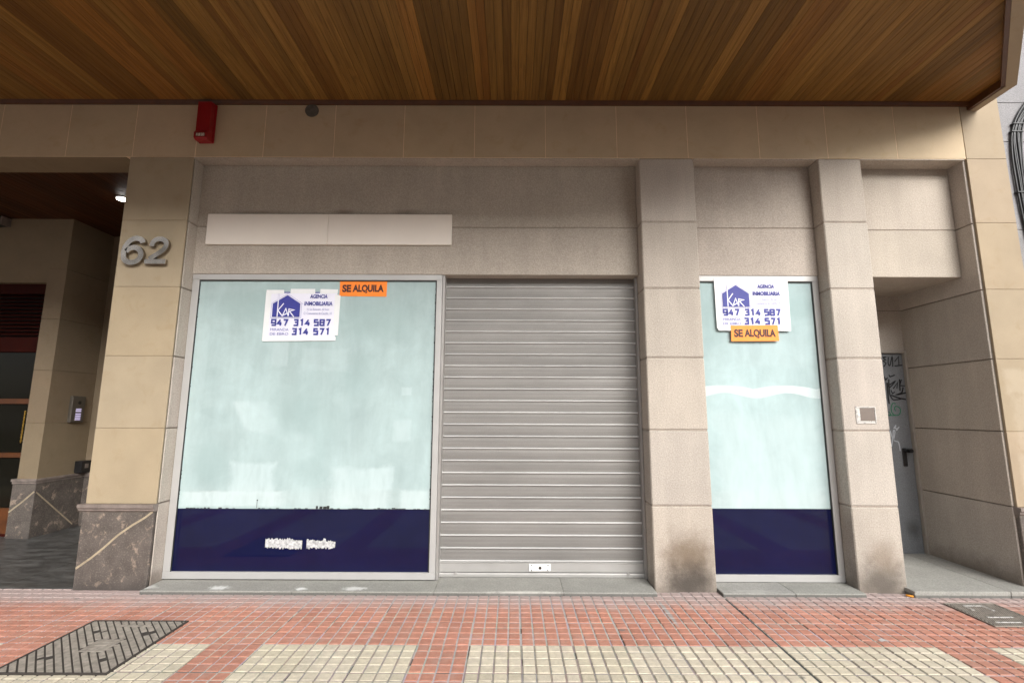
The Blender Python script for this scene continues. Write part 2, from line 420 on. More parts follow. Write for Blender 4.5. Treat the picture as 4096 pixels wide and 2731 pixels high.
    def build(s, name, mats, parent=None, origin=None, recalc=True):
        root = parent
        while root is not None and root.parent is not None: root = root.parent
        L = Vector(root.location) if root is not None else Vector(origin or (0, 0, 0))
        me = bpy.data.meshes.new(name)
        me.from_pydata([tuple(Vector(p)-L) for p in s.v], [], s.f)
        at = me.color_attributes.new('tone', 'FLOAT_COLOR', 'CORNER')
        buf = []
        for f, c in zip(s.f, s.c): buf += [c[0], c[1], c[2], 1.0]*len(f)
        at.data.foreach_set('color', buf)
        me.polygons.foreach_set('use_smooth', s.sm); me.polygons.foreach_set('material_index', s.mi)
        if recalc:
            bm = bmesh.new(); bm.from_mesh(me); bmesh.ops.recalc_face_normals(bm, faces=bm.faces); bm.to_mesh(me); bm.free()
        for m in (mats if isinstance(mats, (list, tuple)) else [mats]): me.materials.append(m)
        me.update()
        o = bpy.data.objects.new(name, me); COL.objects.link(o)
        if parent is not None: o.parent = parent
        else: o.location = L
        return o

def tag(o, label, cat, group=None, kind=None):
    o['label'] = label; o['category'] = cat
    if group: o['group'] = group
    if kind: o['kind'] = kind
    return o
def thing(name, loc, label, cat, group=None):
    o = bpy.data.objects.new(name, None); o.empty_display_size = .1; o.location = loc; COL.objects.link(o)
    return tag(o, label, cat, group)
def structure(o): o['kind'] = 'structure'; return o
def smooth_path(P, n=6):
    out = []
    for i in range(len(P)-1):
        p0 = Vector(P[max(i-1, 0)]); p1 = Vector(P[i]); p2 = Vector(P[i+1]); p3 = Vector(P[min(i+2, len(P)-1)])
        for k in range(n):
            t = k/n; out.append(.5*((2*p1)+(p2-p0)*t+(2*p0-5*p1+4*p2-p3)*t*t+(3*p1-p0-3*p2+p3)*t**3))
    out.append(Vector(P[-1])); return out
def jit(a=.04): 
    k = 1+random.uniform(-a, a); return (k*(1+random.uniform(-.012, .012)), k, k*(1+random.uniform(-.02, .02)))

# ------------------------------------------------------------------ ground
T = 0.08091; U0 = 0.0617; YB = -0.8955       # paving module, a column line, the row where beige begins
def pavement():
    v = []; f = []; c = []
    strips = [(-64, -60), (-48, -44), (-32, -28), (-16, -12), (0, 4), (40, 44), (56, 60), (72, 76)]
    mod = {}
    for u in range(-112, 113):
        for k in range(-46, 12):
            red = k >= 0 or any(a <= u < b for a, b in strips) or k < -28
            x0, x1 = U0+u*T, U0+(u+1)*T; y0, y1 = YB+k*T, YB+(k+1)*T
            key = (u//4, (k)//4)
            if key not in mod: mod[key] = (random.uniform(-.05, .05), random.uniform(-.0012, .0012), random.uniform(-.02, .02), random.uniform(-.0016, .0016), random.uniform(-.0016, .0016))
            mt, dz, mh, ox, oy = mod[key]
            near = max(0., 1-abs(x0-2.3)/6)
            k1 = 1+mt+random.uniform(-.07, .07)
            if red: base = (.425*k1, .200*k1*(1+mh), .143*k1*(1+mh)); g = (.43, .40, .385)
            else: base = (.53*k1, .475*k1, .37*k1*(1+mh)); g = (.29, .265, .235)
            i0 = .0052; ge = .0016
            a0 = x0+i0+(ge if u % 4 == 0 else 0)+ox; a1 = x1-i0-(ge if u % 4 == 3 else 0)+ox
            b0 = y0+i0+(ge if k % 4 == 0 else 0)+oy; b1 = y1-i0-(ge if k % 4 == 3 else 0)+oy
            if u == 27: a1 -= .004
            if u == 28: a0 += .004
            ch = .0028; zt = dz; zg = -.0045; o = len(v)
            v += [(a0, b0, zg), (a1, b0, zg), (a1, b1, zg), (a0, b1, zg), (a0+ch, b0+ch, zt), (a1-ch, b0+ch, zt), (a1-ch, b1-ch, zt), (a0+ch, b1-ch, zt),
                  (x0, y0, zg), (x1, y0, zg), (x1, y1, zg), (x0, y1, zg)]
            f += [(o+4, o+5, o+6, o+7), (o, o+1, o+5, o+4), (o+1, o+2, o+6, o+5), (o+2, o+3, o+7, o+6), (o+3, o, o+4, o+7),
                  (o+8, o+9, o+1, o), (o+9, o+10, o+2, o+1), (o+10, o+11, o+3, o+2), (o+11, o+8, o, o+3)]
            gg = [tuple(q*random.uniform(.84, 1.06) for q in g)]*4
            if u % 4 == 0 and random.random() < .22: gg[3] = (.085, .075, .068)
            if k % 4 == 0 and random.random() < .12: gg[0] = (.09, .08, .07)
            c += [base]*5 + gg
    m = MB(); m.v = v; m.f = f; m.c = c; m.sm = [False]*len(f); m.mi = [0]*len(f)
    p = structure(m.build('pavement', M['pave'], recalc=False))
    j = MB()
    x = U0+28*T
    for i in range(16):
        ya = -.13-i*.16; j.box(x-.0045-random.uniform(0, .002), x+.004+random.uniform(0, .0025), ya-.16, ya, -.02, -.0032)
    j.build('open_joint', M['edge_dirt'], p)
    return p
pavement()
g = MB().box(-400, 400, -400, 40, -1.5, -.145); structure(g.build('ground', M['ground']))
g = MB().box(-60, 60, -30, -4.78, -.145, -.12); structure(g.build('road', M['asphalt']))
g = MB()
for i in range(-20, 20): g.box(i*.9+.004, i*.9+.896, -4.78, -4.62, -.13, .002, .012)
structure(g.build('kerb', M['kerbstone']))
g = MB().box(-60, 60, -34, -30, -.14, .0, .01); structure(g.build('far_pavement', M['kerbstone']))

# ------------------------------------------------------------------ the building
B = thing('apartment_building', (0, 0, 0), 'street front of stone and concrete with a timber soffit over a closed shop', 'building')
ZC = [.052, .672, 1.292, 1.912, 2.532, 3.152, 3.772]
def courses(m, x0, x1, y0, y1, zs, gap, b, mi=0, a=.05):
    for z0, z1 in zip(zs[:-1], zs[1:]):
        m.box(x0, x1, y0, y1, z0+gap/2, z1-gap/2, b, jit(a), mi)
# concrete pillars either side of the narrow window
for (x0, x1) in ((1.813, 2.317), (3.47, 3.866)):
    m = MB(); courses(m, x0, x1, .0, .42, [-.05]+ZC[1:], .010, .008)
    m.box(x0+.006, x1-.006, .006, .41, -.05, 3.77, 0, (.75, .73, .71))
    m.build('pillar', M['concrete'], B)
# left stone pillar: limestone over a dark marble base, with concrete reveal slabs behind it
m = MB(); courses(m, -2.909, -2.322, 0, .30, [.672]+ZC[2:], .004, .002, 0, .02)
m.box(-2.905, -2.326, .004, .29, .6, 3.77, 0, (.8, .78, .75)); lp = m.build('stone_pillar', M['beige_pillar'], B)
m = MB(); m.box(-2.918, -2.322, -.012, .31, 0, .615, .004)
base = m.build('pillar_base', M['marble'], lp)
m = MB().prism([(-.04, .672), (-.04, .644), (-.026, .636), (-.026, .622), (-.014, .612), (.31, .612), (.31, .672)], 'x', -2.945, -2.316)
m.build('base_ledge', M['ledge'], lp)
m = MB(); m.ribbon([(-2.912, .165), (-2.80, .245), (-2.707, .323), (-2.60, .425), (-2.49, .505), (-2.387, .568), (-2.334, .612)], .016, -.0135, .001)
m.build('inlay_stripe', M['vein'], lp)
m = MB(); courses(m, -2.330, -2.314, .022, .17, [-.03]+ZC[1:], .010, .004)
m.box(-2.34, -2.322, .015, .30, -.05, 3.77, 0, (.5, .48, .45)); m.build('reveal_slab', M['concrete'], B)
# beam over the openings
m = MB(); bx = [-11.5, -8.1, -7.44, -6.79, -6.14, -5.48, -4.82, -4.16, -3.52, -2.896, -2.31, -1.68, -1.025, -.374, .286, .948, 1.614, 2.273, 2.938, 3.571, 4.217, 4.847]
for a, b in zip(bx[:-1], bx[1:]): m.box(a+.0026, b-.0026, 0, .3, 3.774, 4.42, .0015, jit(.035))
m.box(-11.5, 4.845, .0015, .29, 3.7725, 4.42, 0, (1.6, 1.6, 1.6)); m.build('beam', M['beige'], B)
m = MB(); m.box(-2.322, 1.813, .004, .139, 3.762, 3.7715, .001); m.box(2.317, 3.47, .004, .139, 3.762, 3.7715, .001); m.box(3.866, 4.83, .004, .178, 3.762, 3.7715, .001)
m.build('recess_soffit', M['concrete_plain'], B)
m = MB()
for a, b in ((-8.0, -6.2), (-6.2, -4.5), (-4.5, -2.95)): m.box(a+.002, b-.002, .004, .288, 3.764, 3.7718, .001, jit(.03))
m.build('porch_beam_soffit', M['beam_under_shaded'], B)
# right stone pillar with the deep doorway flank
zz = [.672]+ZC[2:]+[4.392, 5.0, 5.6, 6.2]
m = MB(); courses(m, 4.851, 5.217, 0, .30, zz, .004, .002, 0, .02)
m.box(4.854, 5.214, .004, .29, .6, 6.2, 0, (.8, .78, .75)); rp = m.build('stone_pillar', M['beige_right'], B)
m = MB().box(4.845, 5.215, -.012, .31, 0, .615, .004); m.build('pillar_base', M['marble'], rp)
m = MB().prism([(-.04, .672), (-.04, .644), (-.026, .636), (-.026, .622), (-.014, .612), (.31, .612), (.31, .672)], 'x', 4.838, 5.215)
m.build('base_ledge', M['ledge'], rp)
m = MB(); courses(m, 4.83, 4.849, .022, .93, [-.03]+ZC[1:5]+[3.152, 3.772], .010, .004)
m.box(4.842, 4.86, .02, .96, -.05, 3.77, 0, (.5, .48, .45)); m.build('doorway_flank', M['concrete'], B)
# recessed concrete walls above windows and doorway
def wall_panel(x0, x1, y, z0, cut, back=.42):
    m = MB()
    m.box(x0, x1, y, back, z0, cut-.005, .004, jit(.02)); m.box(x0, x1, y, back, cut+.005, 3.771, .004, jit(.02))
    m.box(x0+.004, x1-.004, y+.006, back-.01, z0+.01, 3.77, 0, (.75, .73, .71))
    return m
wall_panel(-2.322, 1.813, .14, 2.693, 3.149).build('recessed_wall', M['concrete_plain'], B)
wall_panel(2.317, 3.47, .14, 2.692, 3.149).build('recessed_wall', M['concrete_plain'], B)
wall_panel(3.866, 4.83, .179, 2.693, 3.149, .93).build('doorway_lintel', M['concrete_plain'], B)
m = MB(); m.box(3.4, 4.845, .925, 1.1, 2.085, 2.53, 0); m.box(3.4, 4.845, .925, 1.1, 2.538, 2.75, 0); m.box(3.4, 3.93, .925, 1.1, 0, 2.085, 0)
m.box(3.4, 4.845, .93, 1.1, 2.5, 2.6, 0, (.5, .5, .5)); m.build('doorway_back_wall', M['concrete'], B)
m = MB(); m.box(3.866, 3.885, .42, .93, -.05, 2.69); m.build('doorway_side', M['concrete'], B)
# inner block closing the building behind the front
m = MB(); m.box(-2.3, 3.4, .42, .6, -.05, 3.77); m.box(-2.9, 5.215, .3, .6, 3.79, 6.2); m.build('inner_wall', M['concrete_plain'], B)

# shop window, wide
def shop_window(name, xl, xr, zb, zt, lw, rw, pane_mat, glass_l, glass_r, blue_z, hide_left=False):
    y0, y1 = .145, .215
    m = MB()
    m.box(xl, xr, y0, y1, zt-.052, zt, .003); m.box(xl, xr, y0, y1, zb, zb+.057, .003)
    m.box(xl, xl+lw, y0+.0015, y1, zb+.057, zt-.052, .003); m.box(xr-rw, xr, y0+.0015, y1, zb+.057, zt-.052, .003)
    fr = m.build(name, M['alu'], B)
    m = MB()
    for a in ((glass_l, glass_l+.006, zb+.057, zt-.052), (glass_r-.006, glass_r, zb+.057, zt-.052), (glass_l, glass_r, zt-.060, zt-.052)):
        m.box(a[0], a[1], .152, .172, a[2], a[3])
    m.build('gasket', M['edge_dirt'], fr)
    m = MB().box(glass_l-.01, glass_r+.01, .166, .176, blue_z, zt-.045); m.build('pane', pane_mat, fr)
    m = MB().box(glass_l-.01, glass_r+.01, .1655, .176, zb+.04, blue_z-.003); m.build('blue_film', M['blue'], fr)
    return fr
W1 = shop_window('shop_window', -2.312, -.002, .036, 2.692, .062, .052, M['pane_big'], -2.252, -.056, .605)
random.seed(3)
m = MB()                      # scraped-off lettering on the blue film: two rough white patches
for xa, xb, za, zb in ((-1.465, -1.15, .285, .362), (-1.112, -.866, .283, .352)):
    top = []; bot = []; nn = 44
    for i in range(nn+1):
        x = xa+(xb-xa)*i/nn; e = .010
        top.append((x+random.uniform(-.002, .002), zb+random.uniform(-e, e*.7)+(.014 if abs(i-nn*.62) < 2 else 0)-.012*i/nn)); bot.append((x+random.uniform(-.002, .002), za+random.uniform(-e, e)-(.008 if xa < -1.3 else 0)*i/nn))
    for i in range(nn): m.add([(bot[i][0], .1645, bot[i][1]), (bot[i+1][0], .1645, bot[i+1][1]), (top[i+1][0], .1645, top[i+1][1]), (top[i][0], .1645, top[i][1])], [(0, 1, 2, 3)])
m.build('scraped_lettering', M['scrape'], W1)
m = MB()                      # flaked paint edge along the film
for i in range(70):
    x = -2.24+i*.0313; h = random.choice([.0, .003, .005, .009]) * random.random() + (.018 if abs(x+1.0) < .06 and random.random() > .4 else 0)
    if h > .001: m.box(x, x+.0313*random.uniform(.5, 1), .1648, .1656, .606, .608+h)
m.box(-1.568, -1.558, .1645, .1655, .67, .682); m.box(-1.566, -1.562, .1648, .1655, .61, .668)
for i in range(60):
    z = .62+i*.0333
    if random.random() > .3: m.box(-.064-random.uniform(0, .005), -.058, .1648, .1656, z, z+.03*random.random())
    if random.random() > .4: m.box(-2.25, -2.246+random.uniform(0, .004), .1648, .1656, z, z+.03*random.random())
m.build('flaked_edge', M['edge_dirt'], W1)
W2 = shop_window('shop_window', 2.317, 3.466, .03, 2.692, .04, .054, M['pane_small'], 2.33, 3.412, .622)
m = MB(); up = []; lo = []
for i in range(61):           # white wavy stripe
    x = 2.345+(3.41-2.345)*i/60; t = (x-2.35)/.50
    ph = (x-2.60)/.485
    up.append((x, 1.648+.036*abs(math.cos(math.pi*(x-2.53)/.56))**.7)); lo.append((x, 1.592+.024*math.cos(2*math.pi*(x-2.55)/.56)))
for i in range(60): m.add([(lo[i][0], .1648, lo[i][1]), (lo[i+1][0], .1648, lo[i+1][1]), (up[i+1][0], .1648, up[i+1][1]), (up[i][0], .1648, up[i][1])], [(0, 1, 2, 3)])
m.build('wavy_stripe', M['white_film'], W2)
# roller shutter
m = MB(); ms = MB(); P = .1065; zz = .149
k = 0
while zz < 2.75:
    z1 = min(zz+P, 2.80); tone = jit(.05)
    pts = []
    for i in range(13):
        t = i/12; z = zz+.018+(P-.019)*t
        rib = .0009*(1 if (i % 4) == 2 else 0)
        pts.append((z, .268-.002*math.sin(math.pi*t)+rib))
    vs = [(x, y, z) for z, y in pts for x in (.01, 1.80)]
    m.add(vs, [(2*i, 2*i+1, 2*i+3, 2*i+2) for i in range(12)], tone, True)
    rb = []
    for i in range(9):
        a = math.pi*i/8; rb.append((.268-.013*math.sin(a), zz+.0085-.0080*math.cos(a)))
    dents = [random.uniform(-.0009, .0009) for _ in range(25)]
    vs = [(x, y+dents[q], z) for y, z in rb for q, x in enumerate([.01+1.79*j/24 for j in range(25)])]
    ms.add(vs, [(i*25+j, i*25+j+1, (i+1)*25+j+1, (i+1)*25+j) for i in range(8) for j in range(24)], jit(.05), True)
    zz += P; k += 1
sh = m.build('roller_shutter', M['slat'], B)
ms.build('slat_bead', M['bead'], sh)
m = MB(); m.box(.008, 1.80, .252, .280, .068, .148, .003); m.prism([(.280, .03), (.240, .03), (.236, .036), (.236, .056), (.242, .064), (.280, .064)], 'x', .008, 1.80)
m.box(.008, 1.80, .246, .280, .142, .1495, .002)
bar = m.build('bottom_bar', M['shutter_bar'], sh)
m = MB()
for x in (.165, 1.655): MB().box(x-.012, x+.012, .222, .245, .058, .074, .003).build('bar_catch', M['shutter_bar'], sh)
m = MB().box(.795, .985, .2445, .2525, .078, .140, .003); lk = m.build('lock_plate', M['white_plate'], sh)
m = MB().cyl((.893, .106), .0125, 'y', .2425, .2465, 20)
for x, z in ((.818, .130), (.962, .130), (.820, .087), (.960, .088)): m.cyl((x, z), .0052, 'y', .2425, .2465, 10)
mm = m; mm.build('keyhole', M['dark_hole'], sh)
m = MB(); m.box(.0, .022, .16, .30, .03, 2.693, .002); m.build('guide_rail', M['alu_dark'], sh); m = MB(); m.box(1.792, 1.812, .20, .30, .03, 2.693, .002); m.build('guide_rail', M['alu_dark'], sh)
m = MB().box(-.002, 1.812, .30, .34, -.05, 2.75, 0); m.build('shutter_backing', M['edge_dirt'], sh)
# steps
def step(name, xs, y0, y1, z=.028, mat='step'):
    m = MB()
    for a, b in zip(xs[:-1], xs[1:]): m.box(a+.0012, b-.0012, y0, y1, -.06, z, .004, jit(.05))
    m.box(xs[0]+.005, xs[-1]-.005, y0+.006, y1-.01, -.06, z-.004, 0, (.7, .7, .68))
    return m.build(name, M[mat], B)
step('doorstep', [-2.31, -1.10, .03, 1.06, 1.806], -.097, .33)
step('doorstep', [2.325, 2.9, 3.462], -.097, .25, .026)
step('doorstep', [3.838, 4.6, 5.6], -.10, .93, .048)
# service door in the deep doorway
m = MB().box(3.94, 4.806, .935, .975, .05, 2.072, .003); sd_ = m.build('service_door', M['service_door'], B)
m = MB(); m.box(4.808, 4.832, .90, .98, .048, 2.10, .002); m.box(3.9, 4.832, .905, .98, 2.074, 2.10, .002); m.box(3.91, 3.938, .90, .98, .048, 2.074, .002)
m.build('door_frame', plain('door_frame_paint', (.33, .3, .265), .5), sd_)
m = MB(); m.box(4.690, 4.735, .922, .936, .90, 1.085, .006); m.cyl((4.712, 1.062), .012, 'y', .885, .925, 12); m.cyl((4.742, 1.06), .021, 'y', .872, .918, 14); m.box(4.70, 4.745, .885, .905, 1.048, 1.074, .005)
m.cyl((4.712, .94), .009, 'y', .918, .924, 10); m.build('handle', M['black'], sd_)
def spray(name, mat, strokes, wd):
    m = MB()
    for i, st in enumerate(strokes): m.ribbon(smooth_path(st, 4) if len(st) > 3 else st, wd*random.uniform(.8, 1.2), .9335-.0002*i, 0)
    return m.build(name, M[mat], sd_, recalc=False)
spray('black_graffiti', 'spray_black', [
    [(4.60, 2.03), (4.631, 2.035), (4.605, 2.022), (4.627, 2.005), (4.60, 1.99), (4.627, 1.967), (4.598, 1.930)], [(4.66, 2.035), (4.65, 1.967), (4.667, 1.945), (4.701, 2.042), (4.695, 1.929)],
    [(4.72, 1.984), (4.768, 2.039), (4.762, 1.942)], [(4.714, 1.937), (4.798, 1.948)], [(4.594, 1.823), (4.603, 1.789), (4.627, 1.814)], [(4.643, 1.844), (4.653, 1.823), (4.706, 1.842)],
    [(4.638, 1.798), (4.632, 1.709), (4.703, 1.777), (4.64, 1.739)], [(4.673, 1.697), (4.727, 1.764), (4.711, 1.701)], [(4.751, 1.798), (4.742, 1.676)], [(4.770, 1.794), (4.744, 1.731), (4.798, 1.727)],
    [(4.779, 1.714), (4.756, 1.655), (4.699, 1.634), (4.802, 1.656)], [(4.646, 1.684), (4.659, 1.647), (4.686, 1.664)], [(4.64, 1.63), (4.732, 1.597), (4.794, 1.585)],
    [(4.634, 1.764), (4.629, 1.647), (4.645, 1.60), (4.668, 1.58), (4.74, 1.589)], [(4.614, 1.76), (4.610, 1.60), (4.612, 1.54)]], .0125)
spray('green_graffiti', 'spray_green', [[(4.684, 1.539), (4.662, 1.545), (4.646, 1.539), (4.629, 1.497), (4.632, 1.448), (4.652, 1.425), (4.679, 1.419), (4.705, 1.428), (4.719, 1.448), (4.724, 1.475), (4.717, 1.498), (4.685, 1.514), (4.668, 1.505), (4.663, 1.489), (4.671, 1.464)],
    [(4.60, 1.456), (4.617, 1.427), (4.595, 1.419), (4.679, 1.419)]], .011)
spray('white_graffiti', 'spray_white', [[(4.592, 1.262), (4.604, 1.20), (4.616, 1.165), (4.632, 1.215), (4.641, 1.252), (4.630, 1.266), (4.619, 1.225), (4.618, 1.168), (4.640, 1.155), (4.664, 1.146), (4.671, 1.11), (4.674, 1.055)], [(4.660, 1.318), (4.633, 1.283)], [(4.690, 1.302), (4.655, 1.264)], [(4.642, 1.296), (4.672, 1.270)], [(4.606, 1.19), (4.600, 1.14), (4.588, 1.10)]], .011)

# canopy: timber soffit, trims and stone edge of the projecting bay above
CD = -2.6                    # how far the bay projects
def slant_y(x): return -.337-(4.935-x)*(.883/.861)     # inner edge of the chamfered side
XL = -11.5                    # the street front goes on past the left edge of the view
m = MB(); x = XL; bw = .0635; r = .5; left = 0
while x < 4.945:
    x1 = min(x+bw, 4.945)
    ya = max(CD+.06, slant_y(x1)-.005) if x1 > 2.7 else CD+.06
    yb = max(CD+.06, slant_y(x)-.005) if x > 2.7 else CD+.06
    if left <= 0: r = random.random(); hue = random.random(); left = random.choice([1, 1, 2, 2, 3, 4])
    left -= 1
    tone = (min(1, max(0, r+random.uniform(-.13, .13))), random.random(), hue)
    zb = 4.331; ge = .0007; c = .0013
    q = [(x+ge, 0.0), (x+ge, yb), (x1-ge, ya), (x1-ge, 0.0)]
    q2 = [(x+ge+c, 0.0), (x+ge+c, yb), (x1-ge-c, ya), (x1-ge-c, 0.0)]
    vs = [(p[0], p[1], zb+.004) for p in q]+[(p[0], p[1], zb) for p in q2]
    m.add(vs, [(4, 5, 6, 7), (0, 1, 5, 4), (3, 7, 6, 2)], tone)
    x = x1
soffit = m.build('canopy_soffit', M['wood'], B)
m = MB().prism([(XL, 0), (4.93, 0), (4.92, -.34), (2.74, CD), (XL, CD)], 'z', 4.338, 4.5); m.build('soffit_backing', M['edge_dirt'], soffit)
m = MB(); m.prism([(.0, 4.296), (-.020, 4.296), (-.024, 4.306), (-.030, 4.318), (-.034, 4.332), (.0, 4.332)], 'x', XL, 4.93)
def slab(p, q, d, z0, z1):      # upright board between two plan points, d thick towards the inside
    p, q = Vector(p), Vector(q); t = (q-p).normalized(); nn = Vector((-t.y, t.x))*d
    return [(p.x, p.y), (q.x, q.y), (q.x+nn.x, q.y+nn.y), (p.x+nn.x, p.y+nn.y)]
I0, I1, I2, I3 = (4.945, 0), (4.935, -.337), (2.76, -2.57), (XL, -2.57)
for a, b in ((I0, I1), (I1, I2), (I2, I3)): m.prism(slab(a, b, -.028, 0, 0), 'z', 4.262, 4.36)
m.build('soffit_trim', M['trim'], soffit)
m = MB()
O0, O1, O2, O3 = (5.012, 0), (5.006, -.365), (2.80, -2.65), (XL, -2.65)
for a, b, c, d in ((I0, I1, O1, O0), (I1, I2, O2, O1), (I2, I3, O3, O2)): m.prism([a, b, c, d], 'z', 4.255, 4.95, jit(.02))
m.build('canopy_edge', M['beige_right'], soffit)
m = MB(); m.prism([(5.0, 0), (4.99, -.36), (2.79, -2.62), (XL, -2.62), (XL, 0)], 'z', 4.95, 6.2); m.build('bay_wall', M['beige'], B)

# porch at the left
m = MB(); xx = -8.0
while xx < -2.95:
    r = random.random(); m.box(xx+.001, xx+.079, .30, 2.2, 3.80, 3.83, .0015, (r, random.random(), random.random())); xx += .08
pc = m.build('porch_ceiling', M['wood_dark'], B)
m = MB().box(-8.1, -2.9, .29, 2.2, 3.832, 3.9); m.build('ceiling_backing', M['edge_dirt'], pc)
zs = [.655, 1.292, 1.912, 2.532, 3.152, 3.80]
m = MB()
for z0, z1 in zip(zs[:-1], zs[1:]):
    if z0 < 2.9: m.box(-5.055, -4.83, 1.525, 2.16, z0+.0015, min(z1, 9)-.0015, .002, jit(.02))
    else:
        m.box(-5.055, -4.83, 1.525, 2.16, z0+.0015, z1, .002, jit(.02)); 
m.box(-8.1, -7.9, .3, 1.6, 0, 3.80); m.box(-11.5, -8.0, .01, .3, 0, 3.76); m.box(-8.1, -5.055, 1.526, 1.75, 2.985, 3.80, 0, jit(.02))  # first two boxes: unseen left end walls, added to keep side light out
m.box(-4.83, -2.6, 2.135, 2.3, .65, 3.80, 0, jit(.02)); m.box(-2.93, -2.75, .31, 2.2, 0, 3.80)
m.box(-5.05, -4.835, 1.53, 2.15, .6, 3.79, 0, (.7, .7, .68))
pw = m.build('porch_wall', M['beige_porch_shaded'], B)
m = MB(); m.box(-5.085, -4.818, 1.512, 2.17, 0, .60, .003); m.box(-4.81, -2.6, 2.12, 2.3, 0, .6, .003); m.build('wall_base', M['marble'], pw)
m = MB(); m.box(-5.1, -4.806, 1.497, 2.17, .628, .658, .004); m.box(-5.092, -4.813, 1.505, 2.17, .602, .6275, .004); m.box(-4.806, -2.6, 2.105, 2.3, .602, .658, .004)
m.build('base_ledge', M['ledge'], pw)
m = MB(); m.ribbon([(-5.083, .29), (-4.95, .40), (-4.822, .52)], .017, 1.5105, .001)
m.add([(-4.8168, 1.53, .52), (-4.8168, 1.53, .50), (-4.8168, 2.05, .035), (-4.8168, 2.05, .055)], [(0, 1, 2, 3)]); m.build('inlay_stripe', M['vein'], pw)
m = MB()
for i in range(9): m.box(-7.4+.55*i, -7.4+.55*(i+1)-.002, .012, 2.2, -.06, .004, .001, jit(.1))
m.build('porch_floor', M['porch_floor'], B)
# entrance door of the porch
m = MB(); m.box(-7.2, -5.06, 1.60, 1.66, .0, .035); m.box(-7.2, -5.06, 1.59, 1.65, 2.135, 2.32, .004); m.box(-7.2, -5.06, 1.60, 1.66, 2.86, 2.985, .003)
ed = m.build('entrance_door', M['door_red'], B)
m = MB()
for i in range(11): m.prism([(1.60, 2.345+i*.047), (1.605, 2.36+i*.047), (1.65, 2.385+i*.047), (1.65, 2.37+i*.047)], 'x', -7.2, -5.06)
m.build('louvre', M['door_red'], ed)
m = MB(); m.box(-7.2, -5.06, 1.595, 1.65, 1.513, 1.575, .004); m.box(-7.2, -5.06, 1.595, 1.65, .888, .945, .004); m.box(-7.2, -5.06, 1.595, 1.65, .035, .318, .004); m.box(-7.2, -6.9, 1.6, 1.64, .3, 2.14, .003)
m.build('door_rail', M['door_wood'], ed)
m = MB().box(-7.2, -5.06, 1.625, 1.635, .05, 2.14); m.build('glass', M['dark_glass'], ed)
m = MB().box(-7.2, -5.06, 1.68, 1.7, 2.3, 2.9); m.build('transom_back', M['edge_dirt'], ed)
m = MB(); pts = [(-5.118, 1.565, 1.06+i*.0125) for i in range(31)]
m.tube(pts, .008, 8)
for i in range(2, 30, 3): m.cyl((-5.118, 1.565), .0115, 'z', 1.06+i*.0125-.004, 1.06+i*.0125+.004, 10)
m.box(-5.124, -5.112, 1.56, 1.6, 1.08, 1.092); m.box(-5.124, -5.112, 1.56, 1.6, 1.40, 1.412); m.build('handle', M['brass'], ed)

# ------------------------------------------------------------------ neighbouring building and its cables
N = thing('granite_building', (5.22, 0, 0), 'pale grey granite house front just beyond the right stone pillar', 'building')
m = MB(); zc = [0, .75, 1.5, 2.3, 3.1, 3.962, 4.362, 5.1, 5.9, 6.7]
for z0, z1 in zip(zc[:-1], zc[1:]):
    for x0, x1 in ((5.221, 6.4), (6.4, 7.6), (7.6, 9)): m.box(x0+.001, x1-.001, .03, .5, z0+.002, z1-.002, .003, jit(.03))
m.build('wall', M['granite'], N)
C0 = thing('cable_bundle', (5.3, .02, 2.5), 'bundle of black cables curving down the pale granite wall', 'cables')
cp = [(5.72, 4.44), (5.57, 4.36), (5.49, 4.28), (5.42, 4.19), (5.37, 4.09), (5.343, 3.98), (5.33, 3.8), (5.325, 3.6), (5.325, 3.3), (5.34, 3.0), (5.36, 2.6), (5.37, 2.0), (5.37, 1.2), (5.37, .1)]
sp = smooth_path(cp)
for i, off in enumerate((-.036, -.018, 0, .016, .03, .044)):
    path = []
    for j, p in enumerate(sp):
        a = sp[max(j-1, 0)]; b = sp[min(j+1, len(sp)-1)]; t = (b-a).normalized(); nn = Vector((t.y, -t.x))
        q = p+nn*(off*(-1)+.006*math.sin(j*.21+i)); path.append((q.x, .012-.006*(i % 2), q.y))
    MB().tube(path, .0085, 8).build('cable', M['cable'], C0)
for z, x in ((4.13, 5.385), (4.05, 5.36), (3.45, 5.325), (2.8, 5.35)):
    MB().box(x-.055, x+.055, -.006, .03, z-.006, z+.006, .002).build('cable_clip', M['black'], C0)

# ------------------------------------------------------------------ things fixed to the front
def strokes(name, mat, parent, segs, wd, y):
    m = MB()
    for q, sgm in enumerate(segs): m.ribbon(sgm, wd, y-.00012*q, 0)
    return m.build(name, mat, parent, recalc=False)
DIG = {'9': [[(0, 0), (1, 0), (1, 1), (0, 1), (0, .44), (1, .44)]], '4': [[(.72, 1), (.0, .30), (1.08, .30)], [(.76, .62), (.76, -.08)]], '7': [[(0, 1), (1, 1), (.42, -.08)]],
       '3': [[(0, 1), (1, 1), (1, 0), (-.05, 0)], [(.25, .53), (1, .53)]], '1': [[(.18, .86), (.62, 1.02), (.62, -.08)]], '5': [[(1.02, 1), (.05, 1), (.05, .56), (1, .56), (1, 0), (-.05, 0)]],
       '8': [[(0, 0), (0, 1), (1, 1), (1, 0), (-.01, 0)], [(0, .53), (1, .53)]]}
def digits(m, s, x0, z0, w, h, pitch, wd, y):
    for i, ch in enumerate(s):
        for q, st in enumerate(DIG[ch]): m.ribbon([(x0+i*pitch+px*w, z0+pz*h) for px, pz in st], wd, y-.00012*q, 0)
